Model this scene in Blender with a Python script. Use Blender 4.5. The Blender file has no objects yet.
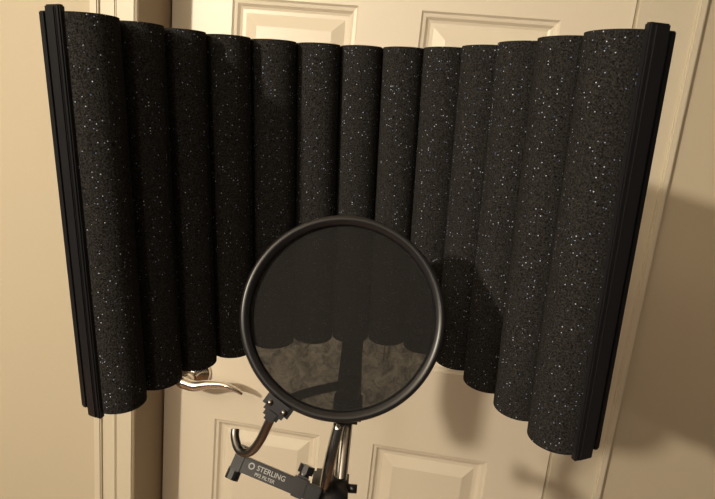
import bpy, bmesh, math
import mathutils
from mathutils import Vector, Matrix
rad = math.radians
S = bpy.context.scene
S.view_settings.view_transform = 'Standard'
COL = S.collection

# ------------------------------------------------------------ helpers
def empty(name, M=None):
    e = bpy.data.objects.new(name, None); COL.objects.link(e)
    e.empty_display_size = .05
    if M is not None: e.matrix_world = M
    return e
def obj(name, bm, mat, parent=None, smooth=False, M=None):
    bmesh.ops.recalc_face_normals(bm, faces=bm.faces)
    me = bpy.data.meshes.new(name); bm.to_mesh(me); bm.free()
    if smooth:
        for p in me.polygons: p.use_smooth = True
    o = bpy.data.objects.new(name, me); COL.objects.link(o)
    me.materials.append(mat)
    if parent: o.parent = parent
    if M is not None: o.matrix_local = M
    return o
def box_bm(bm, x0, x1, y0, y1, z0, z1, bev=0, M=None):
    b = bmesh.new()
    bmesh.ops.create_cube(b, size=1)
    for v in b.verts:
        v.co = Vector(((x0+x1)/2+v.co.x*(x1-x0), (y0+y1)/2+v.co.y*(y1-y0), (z0+z1)/2+v.co.z*(z1-z0)))
    if bev: bmesh.ops.bevel(b, geom=b.edges[:], offset=bev, segments=2, affect='EDGES')
    if M is not None: b.transform(M)
    me = bpy.data.meshes.new('t'); b.to_mesh(me); b.free(); bm.from_mesh(me); bpy.data.meshes.remove(me)
def sweep(bm, pts, r, seg=16, sub=8):
    P = [Vector(p) for p in pts]
    R = r if isinstance(r, (list, tuple)) else [r]*len(P)
    if sub and len(P) > 2:
        Q = []; RR = []
        for i in range(len(P)-1):
            p0 = P[max(i-1,0)]; p1 = P[i]; p2 = P[i+1]; p3 = P[min(i+2,len(P)-1)]
            for k in range(sub):
                t = k/sub
                Q.append(.5*((2*p1)+(p2-p0)*t+(2*p0-5*p1+4*p2-p3)*t*t+(3*p1-p0-3*p2+p3)*t**3))
                RR.append(R[i]*(1-t)+R[i+1]*t)
        Q.append(P[-1]); RR.append(R[-1]); P, R = Q, RR
    t = (P[1]-P[0]).normalized(); n = t.orthogonal().normalized(); rings = []
    for i, p in enumerate(P):
        t2 = (P[min(i+1,len(P)-1)]-P[max(i-1,0)]).normalized()
        n = (n - t2*n.dot(t2)).normalized(); b = t2.cross(n)
        rings.append([bm.verts.new(p+(n*math.cos(a)+b*math.sin(a))*R[i]) for a in [2*math.pi*k/seg for k in range(seg)]])
    for a, b in zip(rings, rings[1:]):
        for k in range(seg): bm.faces.new((a[k], a[(k+1)%seg], b[(k+1)%seg], b[k]))
    bm.faces.new(rings[0][::-1]); bm.faces.new(rings[-1])
def revolve(bm, prof, seg=128, closed=True):
    rings = [[bm.verts.new((r*math.cos(a), r*math.sin(a), z)) for r, z in prof] for a in [2*math.pi*k/seg for k in range(seg)]]
    n = len(prof)
    for i in range(seg):
        A, B = rings[i], rings[(i+1)%seg]
        for k in range(n if closed else n-1):
            bm.faces.new((A[k], A[(k+1)%n], B[(k+1)%n], B[k]))

# ------------------------------------------------------------ materials
def mat(name, col, rough=.5, metal=0, spec=.5):
    m = bpy.data.materials.new(name); m.use_nodes = True
    b = m.node_tree.nodes['Principled BSDF']
    b.inputs['Base Color'].default_value = (*col, 1); b.inputs['Roughness'].default_value = rough
    b.inputs['Metallic'].default_value = metal; b.inputs['Specular IOR Level'].default_value = spec
    return m, m.node_tree, b
def add_noise_bump(nt, b, scale, dist, strength=1, detail=3):
    tc = nt.nodes.new('ShaderNodeTexCoord'); n = nt.nodes.new('ShaderNodeTexNoise')
    n.inputs['Scale'].default_value = scale; n.inputs['Detail'].default_value = detail
    bp = nt.nodes.new('ShaderNodeBump'); bp.inputs['Distance'].default_value = dist; bp.inputs['Strength'].default_value = strength
    nt.links.new(tc.outputs['Object'], n.inputs['Vector']); nt.links.new(n.outputs['Fac'], bp.inputs['Height'])
    nt.links.new(bp.outputs['Normal'], b.inputs['Normal']); return tc, n

def paint(name, c1, c2, rough):
    m, nt, b = mat(name, c1, rough)
    tc, n = add_noise_bump(nt, b, 120, .0004, .5)
    n2 = nt.nodes.new('ShaderNodeTexNoise'); n2.inputs['Scale'].default_value = 3
    mx = nt.nodes.new('ShaderNodeMix'); mx.data_type = 'RGBA'
    mx.inputs[6].default_value = (*c1, 1); mx.inputs[7].default_value = (*c2, 1)
    nt.links.new(tc.outputs['Object'], n2.inputs['Vector']); nt.links.new(n2.outputs['Fac'], mx.inputs[0])
    nt.links.new(mx.outputs[2], b.inputs['Base Color']); return m
M_door = paint('door_paint', (.77,.70,.575), (.73,.66,.54), .38)
M_trim = paint('trim_paint', (.66,.60,.48), (.62,.56,.44), .4)
M_wall = paint('wall_paint', (.56,.49,.37), (.52,.455,.34), .8)
M_shade = paint('painted_return_shade', (.30,.23,.15), (.26,.20,.13), .5)  # shade of the left wall return, painted as a dark brown
M_ceil = paint('ceiling_paint', (.75,.7,.6), (.72,.67,.57), .9)

M_blk, nt, b = mat('black_powder_coat', (.010,.010,.012), .33); add_noise_bump(nt, b, 900, .0002, .5)
M_plas, nt, b = mat('black_plastic', (.011,.011,.013), .33)
M_chrome, nt, b = mat('brushed_steel', (.62,.60,.58), .2, 1)
M_dark, nt, b = mat('gunmetal', (.26,.25,.245), .28, 1)
M_nick, nt, b = mat('satin_nickel', (.80,.75,.68), .2, 1)
M_white, nt, b = mat('white_print', (.36,.36,.36), .5)
M_rub, nt, b = mat('rubber', (.02,.02,.02), .8)

# foam with glitter-like speckles
M_foam, nt, b = mat('acoustic_foam', (.03,.03,.03), .95, 0, .10)
N, L = nt.nodes, nt.links
tc = N.new('ShaderNodeTexCoord')
n1 = N.new('ShaderNodeTexNoise'); n1.inputs['Scale'].default_value = 800; n1.inputs['Detail'].default_value = 4; n1.inputs['Roughness'].default_value = .75
L.new(tc.outputs['Object'], n1.inputs['Vector'])
cr = N.new('ShaderNodeValToRGB'); e = cr.color_ramp.elements
e[0].position = .38; e[0].color = (.004,.004,.004,1); e[1].position = .70; e[1].color = (.058,.056,.055,1)
L.new(n1.outputs['Fac'], cr.inputs['Fac'])
vo = N.new('ShaderNodeTexVoronoi'); vo.inputs['Scale'].default_value = 560
L.new(tc.outputs['Object'], vo.inputs['Vector'])
lt = N.new('ShaderNodeMath'); lt.operation = 'LESS_THAN'; lt.inputs[1].default_value = .24
L.new(vo.outputs['Distance'], lt.inputs[0])
sp = N.new('ShaderNodeSeparateColor'); L.new(vo.outputs['Color'], sp.inputs[0])
gt = N.new('ShaderNodeMath'); gt.operation = 'GREATER_THAN'; gt.inputs[1].default_value = .88
L.new(sp.outputs[0], gt.inputs[0])
mu = N.new('ShaderNodeMath'); mu.operation = 'MULTIPLY'; L.new(lt.outputs[0], mu.inputs[0]); L.new(gt.outputs[0], mu.inputs[1])
tint = N.new('ShaderNodeMix'); tint.data_type = 'RGBA'
tint.inputs[6].default_value = (.72,.80,1,1); tint.inputs[7].default_value = (.06,.14,.40,1)
L.new(sp.outputs[1], tint.inputs[0])
mx = N.new('ShaderNodeMix'); mx.data_type = 'RGBA'
L.new(mu.outputs[0], mx.inputs[0]); L.new(cr.outputs[0], mx.inputs[6]); L.new(tint.outputs[2], mx.inputs[7])
L.new(mx.outputs[2], b.inputs['Base Color'])
bp = N.new('ShaderNodeBump'); bp.inputs['Distance'].default_value = .0016; bp.inputs['Strength'].default_value = 1
L.new(n1.outputs['Fac'], bp.inputs['Height']); L.new(bp.outputs['Normal'], b.inputs['Normal'])

# nylon mesh of the pop filter: partly see-through
M_mesh = bpy.data.materials.new('nylon_mesh'); M_mesh.use_nodes = True
nt = M_mesh.node_tree; N, L = nt.nodes, nt.links; N.remove(N['Principled BSDF'])
out = N['Material Output']
df = N.new('ShaderNodeBsdfDiffuse')
tc = N.new('ShaderNodeTexCoord')
wn = N.new('ShaderNodeTexNoise'); wn.inputs['Scale'].default_value = 1300; wn.inputs['Detail'].default_value = 2
L.new(tc.outputs['Object'], wn.inputs['Vector'])
wr = N.new('ShaderNodeValToRGB'); wr.color_ramp.elements[0].position=.35; wr.color_ramp.elements[0].color=(.008,.008,.008,1)
wr.color_ramp.elements[1].position=.65; wr.color_ramp.elements[1].color=(.027,.026,.026,1)
L.new(wn.outputs['Fac'], wr.inputs['Fac']); L.new(wr.outputs[0], df.inputs['Color'])
tr = N.new('ShaderNodeBsdfTransparent'); ms = N.new('ShaderNodeMixShader')
nz = N.new('ShaderNodeTexNoise'); nz.inputs['Scale'].default_value = 110; nz.inputs['Detail'].default_value = 7
nz.inputs['Distortion'].default_value = .8; nz.inputs['Roughness'].default_value = .75
mr = N.new('ShaderNodeMapRange'); mr.inputs['From Min'].default_value = .35; mr.inputs['From Max'].default_value = .65
mr.inputs['To Min'].default_value = .85; mr.inputs['To Max'].default_value = .97
L.new(tc.outputs['Object'], nz.inputs['Vector']); L.new(nz.outputs['Fac'], mr.inputs['Value']); L.new(mr.outputs[0], ms.inputs[0])
L.new(tr.outputs[0], ms.inputs[1]); L.new(df.outputs[0], ms.inputs[2]); L.new(ms.outputs[0], out.inputs['Surface'])

# floor
M_floor, nt, b = mat('wood_floor', (.2,.11,.06), .4)
N, L = nt.nodes, nt.links
tc = N.new('ShaderNodeTexCoord'); br = N.new('ShaderNodeTexBrick'); br.inputs['Scale'].default_value = 4
br.inputs['Color1'].default_value = (.24,.13,.07,1); br.inputs['Color2'].default_value = (.17,.09,.05,1); br.inputs['Mortar'].default_value = (.05,.03,.02,1)
br.inputs['Mortar Size'].default_value = .004; br.inputs['Brick Width'].default_value = 3.5; br.inputs['Row Height'].default_value = .4
L.new(tc.outputs['Object'], br.inputs['Vector']); L.new(br.outputs['Color'], b.inputs['Base Color'])

# ------------------------------------------------------------ room shell (door wall frame)
RM = Matrix.Translation((0,.95,0)) @ Matrix.Rotation(rad(-6.34),4,'Z')
def room(name, boxes, m, bev=0):
    bm = bmesh.new()
    for bx in boxes: box_bm(bm, *bx, bev=bev)
    return obj(name, bm, m, M=RM)
DL, DR, DH = -.360, .395, 2.03
room('wall_left', [(-2.0,-.368,-.095,.10,0,2.45)], M_wall)
room('wall_back', [(DR+.002,2.2,.003,.10,0,2.45),(-.366,DR+.02,.003,.10,DH+.02,2.45)], M_wall)
room('trim_1', [(-.432,-.368,-.107,-.095,0,2.10),(-.440,-.426,-.113,-.095,0,2.10),(-.405,-.398,-.110,-.10,0,2.10)], M_trim, .002)
room('trim_2', [(DR+.003,DR+.10,-.006,.003,0,2.11),(DR+.088,DR+.10,-.011,.003,0,2.11)], M_trim, .002)
room('trim_3', [(-.366,DR+.10,-.006,.003,DH+.01,2.11),(-.366,DR+.10,-.011,.003,2.09,2.11)], M_trim, .002)
room('return_shade_strip', [(-.368,-.3625,-.108,.02,0,2.10)], M_shade, .001)  # thin strip added on the left return to carry its painted shade
room('baseboard_left', [(-2.0,-.441,-.109,-.095,0,.10)], M_trim, .003)
room('baseboard_back', [(DR+.101,2.2,-.011,.003,0,.10)], M_trim, .003)
room('floor', [(-2.0,2.2,-3.4,.10,-.05,0)], M_floor)
room('ceiling', [(-2.0,2.2,-3.4,.10,2.45,2.5)], M_ceil)

# ------------------------------------------------------------ six panel door
door = empty('door_1', RM)
bm = bmesh.new()
xs = [DL,-.253,-.037,.067,.287,DR]
zs = [.008,.24,.852,1.02,1.640,1.735,1.925,DH]
def quad(bm, a, b_, c, d): bm.faces.new([bm.verts.new(p) for p in (a,b_,c,d)])
for i in range(5):
    for j in range(7):
        x0,x1,z0,z1 = xs[i],xs[i+1],zs[j],zs[j+1]
        if i in (1,3) and j in (1,3,5):
            prof = [(0,0),(.003,.0035),(.008,.0045),(.012,.009),(.016,.0105),(.022,.0105),(.040,.004),(.043,.003)]
            for (o0,d0),(o1,d1) in zip(prof,prof[1:]):
                A=[(x0+o0,d0,z0+o0),(x1-o0,d0,z0+o0),(x1-o0,d0,z1-o0),(x0+o0,d0,z1-o0)]
                B=[(x0+o1,d1,z0+o1),(x1-o1,d1,z0+o1),(x1-o1,d1,z1-o1),(x0+o1,d1,z1-o1)]
                for k in range(4): quad(bm,A[k],A[(k+1)%4],B[(k+1)%4],B[k])
            o,d=prof[-1]; quad(bm,(x0+o,d,z0+o),(x1-o,d,z0+o),(x1-o,d,z1-o),(x0+o,d,z1-o))
        else: quad(bm,(x0,0,z0),(x1,0,z0),(x1,0,z1),(x0,0,z1))
z0,z1=zs[0],zs[-1]; T=.035
quad(bm,(DL,T,z0),(DR,T,z0),(DR,T,z1),(DL,T,z1))
for f in [((DL,0,z0),(DL,T,z0),(DL,T,z1),(DL,0,z1)),((DR,0,z0),(DR,T,z0),(DR,T,z1),(DR,0,z1)),
          ((DL,0,z0),(DR,0,z0),(DR,T,z0),(DL,T,z0)),((DL,0,z1),(DR,0,z1),(DR,T,z1),(DL,T,z1))]: quad(bm,*f)
bmesh.ops.remove_doubles(bm, verts=bm.verts, dist=1e-5)
obj('door_slab', bm, M_door, door)
# lever handle
HX, HZ = -.295, .948
bm = bmesh.new()
revolve(bm, [(.0001,0),(.031,0),(.032,.003),(.029,.010),(.017,.014),(.013,.024),(.0001,.024)], 48, False)
bm.transform(Matrix.Translation((HX,-.0,HZ)) @ Matrix.Rotation(rad(90),4,'X'))
obj('handle_rosette', bm, M_nick, door, True)
bm = bmesh.new()
sweep(bm, [(HX,-.018,HZ),(HX,-.048,HZ)], .0105, 20, 0)
sweep(bm, [(HX-.018,-.05,HZ+.002),(HX-.004,-.051,HZ),(HX+.02,-.052,HZ-.003),(HX+.045,-.052,HZ+.004),(HX+.075,-.051,HZ+.007),(HX+.098,-.050,HZ+.001),(HX+.112,-.049,HZ-.006)],
      [.006,.0115,.0105,.0085,.0065,.005,.003], 20, 8)
obj('handle_lever', bm, M_nick, door, True)

# ------------------------------------------------------------ isolation shield (leans a little on its stand)
tilt = Matrix.Rotation(rad(3.2),4,Vector((0,-.97679,.21422))) @ Matrix.Rotation(rad(3.28),4,'X')
shield = empty('microphone_isolation_shield', Matrix.Translation((-.0014,.455,1.3659)) @ tilt)
ZT, ZB = .147, -.152
C = [(-.1930,.399),(-.176,.438),(-.1535,.474),(-.1240,.504),(-.086,.529),(-.044,.543),(-.004,.549),(.036,.546),(.074,.531),(.106,.500),(.1285,.459),(.147,.416),(.1640,.374)]
C = [Vector((x,y-.45)) for x,y in C]
n = len(C)
gap = [(C[i+1]-C[i]).length/2 for i in range(n-1)]
TT=[(C[min(i+1,n-1)]-C[max(i-1,0)]).normalized() for i in range(n)]
NN=[Vector((t.y,-t.x)) for t in TT]
prof=[]
for i in range(n):
    rl = gap[i-1] if i else gap[0]-.001
    rr = gap[i] if i<n-1 else gap[-1]+.0005
    rf = max((rl+rr)/2,.0205)
    K=24
    for k in range(K+1):
        th = math.pi*(1.03-1.06*k/K)
        r_ = rl if math.cos(th)<0 else rr
        prof.append(C[i]+TT[i]*math.cos(th)*r_*.985+NN[i]*math.sin(th)*rf)
    if i<n-1:
        nn=(NN[i]+NN[i+1]).normalized(); prof.append((C[i]+C[i+1])/2-nn*.010)
e0 = C[0]-TT[0]*(gap[0]-.001); e1 = C[-1]+TT[-1]*(gap[-1]+.0005)
back=[e0-NN[0]*.014]+[(C[i]+C[i+1])/2-(NN[i]+NN[i+1]).normalized()*.016 for i in range(n-1)]+[e1-NN[-1]*.014]
def prism(bm, loop, z0, z1, HN=1):
    lv=[[bm.verts.new((p.x,p.y,z0+(z1-z0)*k/HN)) for p in loop] for k in range(HN+1)]
    nl=len(loop)
    for A_,B_ in zip(lv,lv[1:]):
        for i in range(nl): bm.faces.new((A_[i],A_[(i+1)%nl],B_[(i+1)%nl],B_[i]))
    tris = mathutils.geometry.tessellate_polygon([[Vector((p.x,p.y,0)) for p in loop]])
    for t in tris:
        for l_ in (lv[0],lv[-1]):
            try: bm.faces.new([l_[q] for q in t])
            except ValueError: pass
bm=bmesh.new(); prism(bm, prof+back[::-1], ZB, ZT, 1)
obj('foam_columns', bm, M_foam, shield)
def off(d): return [e0-NN[0]*d]+[(C[i]+C[i+1])/2-(NN[i]+NN[i+1]).normalized()*d for i in range(n-1)]+[e1-NN[-1]*d]
bm=bmesh.new(); prism(bm, off(.0165)+off(.0195)[::-1], ZB, ZT)
obj('back_panel', bm, M_blk, shield)
for nm, P, t, nn, w, bk in (('end_bracket_1', Vector((-.2042,.381-.45)), -TT[0], NN[0], .0055, .003), ('end_bracket_2', Vector((.1755,.353-.45)), TT[-1], NN[-1], .0075,.002)):
    bm = bmesh.new()
    M = Matrix(((t.x,nn.x,0,P.x),(t.y,nn.y,0,P.y),(0,0,1,0),(0,0,0,1)))
    box_bm(bm, -.003,.0022,-w-bk,w,ZB-.004,ZT+.004,.001,M)
    box_bm(bm, .0018,.0035,-w,w-.003,ZB-.003,ZT+.003,.0008,M)
    box_bm(bm, -.005,-.002,-.020,-w,ZB-.001,ZT+.001,.0008,M)
    obj(nm, bm, M_blk, shield)

# ------------------------------------------------------------ pop filter
pc = Vector((-.0058,.380,1.305))
q_ = Vector((.02,-.94,.335)).to_track_quat('Z','Y')
PM = Matrix.Translation(pc) @ q_.to_matrix().to_4x4()
pf = empty('pop_filter', PM)
R = .0755
bm = bmesh.new()
revolve(bm, [(R-.0015,-.006),(R,-.004),(R,.004),(R-.001,.0055),(R-.0025,.006),(R-.0045,.0058),(R-.0055,.0045),(R-.0066,.0040),(R-.0072,.003),(R-.0075,0),(R-.0072,-.005)], 160)
obj('hoop', bm, M_plas, pf, True)
bm = bmesh.new()
bmesh.ops.create_circle(bm, cap_ends=True, segments=96, radius=R-.007)
obj('nylon_screen', bm, M_mesh, pf)
Pinv = PM.inverted()
def tolocal(p): return Pinv @ Vector(p)
cl = tolocal((-.0435,.358,1.245)); ang = math.atan2(cl.y, cl.x)
bm = bmesh.new()
Mc = Matrix.Rotation(ang,4,'Z')
box_bm(bm, R-.004,R+.010,-.011,.011,-.006,.0075,.003,Mc)
box_bm(bm, R+.006,R+.016,-.006,.006,-.005,.006,.0025,Mc)
obj('clip', bm, M_plas, pf)
bm = bmesh.new()
for sy in (-.006,.006):
    b2 = Mc @ Matrix.Translation((R+.004,sy,.0075))
    p0 = b2 @ Vector((0,0,-.001)); p1 = b2 @ Vector((0,0,.0012)); sweep(bm,[p0,p1],.0022,14,0)
obj('clip_screws', bm, M_dark, pf, True)
bm = bmesh.new()
gp = [(-.049,.360,1.2345),(-.0535,.360,1.222),(-.058,.361,1.2095),(-.064,.364,1.198),(-.0705,.368,1.1925),(-.0768,.373,1.1925),(-.0812,.380,1.197),(-.0822,.384,1.2015)]
sweep(bm, [tolocal(p) for p in gp], [.0034]*8, 16, 8)
obj('gooseneck', bm, M_dark, pf, True)
bm = bmesh.new()
sweep(bm, [tolocal(p) for p in [(-.046,.364,1.238),(-.030,.41,1.225),(0,.438,1.222)]], .004, 14, 6)
obj('support_arm', bm, M_blk, pf, True)

# ------------------------------------------------------------ microphone stand
SM = Matrix.Translation((.005,.45,0))
st = empty('microphone_stand', SM)
bm = bmesh.new()
sweep(bm, [(0,0,.55),(0,0,1.225)], .0062, 24, 0)
obj('inner_tube', bm, M_chrome, st, True)
bm = bmesh.new()
sweep(bm, [(0,0,.06),(0,0,.62)], .011, 24, 0); sweep(bm, [(0,0,.60),(0,0,.66)], .016, 24, 0)
sweep(bm, [(0,0,1.205),(0,0,1.225)], .010, 20, 0)
sweep(bm, [(0,0,.10),(0,0,.16)], .018, 24, 0)
obj('lower_tube', bm, M_blk, st, True)
bm = bmesh.new()
for k in range(3):
    a = rad(90+120*k+30)
    sweep(bm, [(math.cos(a)*.012,math.sin(a)*.012,.15),(math.cos(a)*.27,math.sin(a)*.27,.014)], .008, 14, 0)
obj('tripod_legs', bm, M_blk, st, True)
bm = bmesh.new()
for k in range(3):
    a = rad(90+120*k+30)
    sweep(bm, [(math.cos(a)*.262,math.sin(a)*.262,.020),(math.cos(a)*.285,math.sin(a)*.285,.0125)], .0125, 14, 0)
obj('rubber_feet', bm, M_rub, st, True)
bm = bmesh.new()
box_bm(bm, -.012,.012,-.012,.132,1.184,1.196,.002)
box_bm(bm, -.012,.012,.124,.132,1.186,1.30,.002)
box_bm(bm, -.013,.013,-.013,.013,1.183,1.205,.003)
obj('shield_bracket', bm, M_blk, st)
bm = bmesh.new()
sweep(bm, [(-.017,-.03,1.02),(-.013,-.022,1.13),(-.006,-.012,1.184)], .0052, 18, 6)
obj('offset_rod', bm, M_chrome, st, True)
bm = bmesh.new()
box_bm(bm, -.026,.008,-.036,.010,1.112,1.124,.003)
sweep(bm, [(.008,-.01,1.118),(.016,-.01,1.118)], .004, 14, 0)
obj('clamp', bm, M_blk, st, True)

# mount bar with printed lettering, part of the stand hardware
p0 = Vector((-.0885,.420,1.149)); p1 = Vector((-.012,.412,1.128))
xa = (p1-p0).normalized(); na = Vector((-.05,-.85,.52)); na = (na-xa*na.dot(xa)).normalized(); ya = na.cross(xa)
c = (p0+p1)/2
MB = Matrix(((xa.x,ya.x,na.x,c.x),(xa.y,ya.y,na.y,c.y),(xa.z,ya.z,na.z,c.z),(0,0,0,1)))
bar = bpy.data.objects.new('mount_bar', None); COL.objects.link(bar); bar.parent = st; bar.matrix_local = SM.inverted() @ MB
hl = (p1-p0).length/2
bm = bmesh.new()
box_bm(bm, -hl,hl,-.0068,.0068,-.004,.004,.0012)
box_bm(bm, -hl-.002,-hl+.010,-.010,.010,-.009,.0055,.003)
box_bm(bm, hl-.026,hl-.012,-.008,.010,-.007,.0055,.002)
obj('bar', bm, M_blk, bar)
bm = bmesh.new()
sweep(bm, [(-hl+.003,-.015,-.002),(-hl+.003,-.006,-.002)], .0062, 18, 0)
sweep(bm, [(-hl+.003,.007,-.002),(-hl+.003,.014,-.002)], .0045, 18, 0)
sweep(bm, [(hl-.019,.004,-.002),(hl-.019,.016,-.002)], .0045, 18, 0)
sweep(bm, [(hl-.019,.012,-.002),(hl-.019,.019,-.002)], .0070, 10, 0)
obj('knobs', bm, M_plas, bar, False)
def text(body, size, x, y):
    cu = bpy.data.curves.new('lettering','FONT'); cu.body = body; cu.size = size; cu.extrude = .00012; cu.offset = .00006
    o = bpy.data.objects.new('lettering', cu); COL.objects.link(o); cu.materials.append(M_white)
    o.parent = bar; o.location = (x,y,.0042); return o
text('STERLING', .0060, -hl+.0205, .0000)
text('PF2 FILTER', .0040, -hl+.0205, -.0048)
bm = bmesh.new()
revolve(bm, [(.0018,0),(.0028,0),(.0028,.0003),(.0018,.0003)], 24)
bm.transform(Matrix.Translation((-hl+.0155,.0015,.0041)))
obj('logo_ring', bm, M_white, bar)

# ------------------------------------------------------------ lights
def point(name, loc, e, col, r):
    l = bpy.data.lights.new(name,'POINT'); l.energy = e; l.color = col; l.shadow_soft_size = r
    o = bpy.data.objects.new(name,l); o.location = loc; COL.objects.link(o)
point('key_lamp', (-1.25,-.90,1.98), 138, (1,.875,.685), .045)
point('far_lamp', (-.45,-1.7,2.0), 26, (1,.88,.72), .10)
w = bpy.data.worlds.new('world'); S.world = w; w.use_nodes = True
w.node_tree.nodes['Background'].inputs[0].default_value = (1,.86,.72,1)
w.node_tree.nodes['Background'].inputs[1].default_value = .03

# ------------------------------------------------------------ camera
cam = bpy.data.cameras.new('camera'); cam.sensor_width = 36; cam.sensor_fit = 'HORIZONTAL'; cam.lens = 27.19; cam.clip_start = .01
co = bpy.data.objects.new('camera', cam); COL.objects.link(co)
co.matrix_world = Matrix.Translation((0,0,1.44)) @ Matrix.Rotation(rad(90-12.37),4,'X') @ Matrix.Rotation(rad(5.6),4,'Z')
S.camera = co
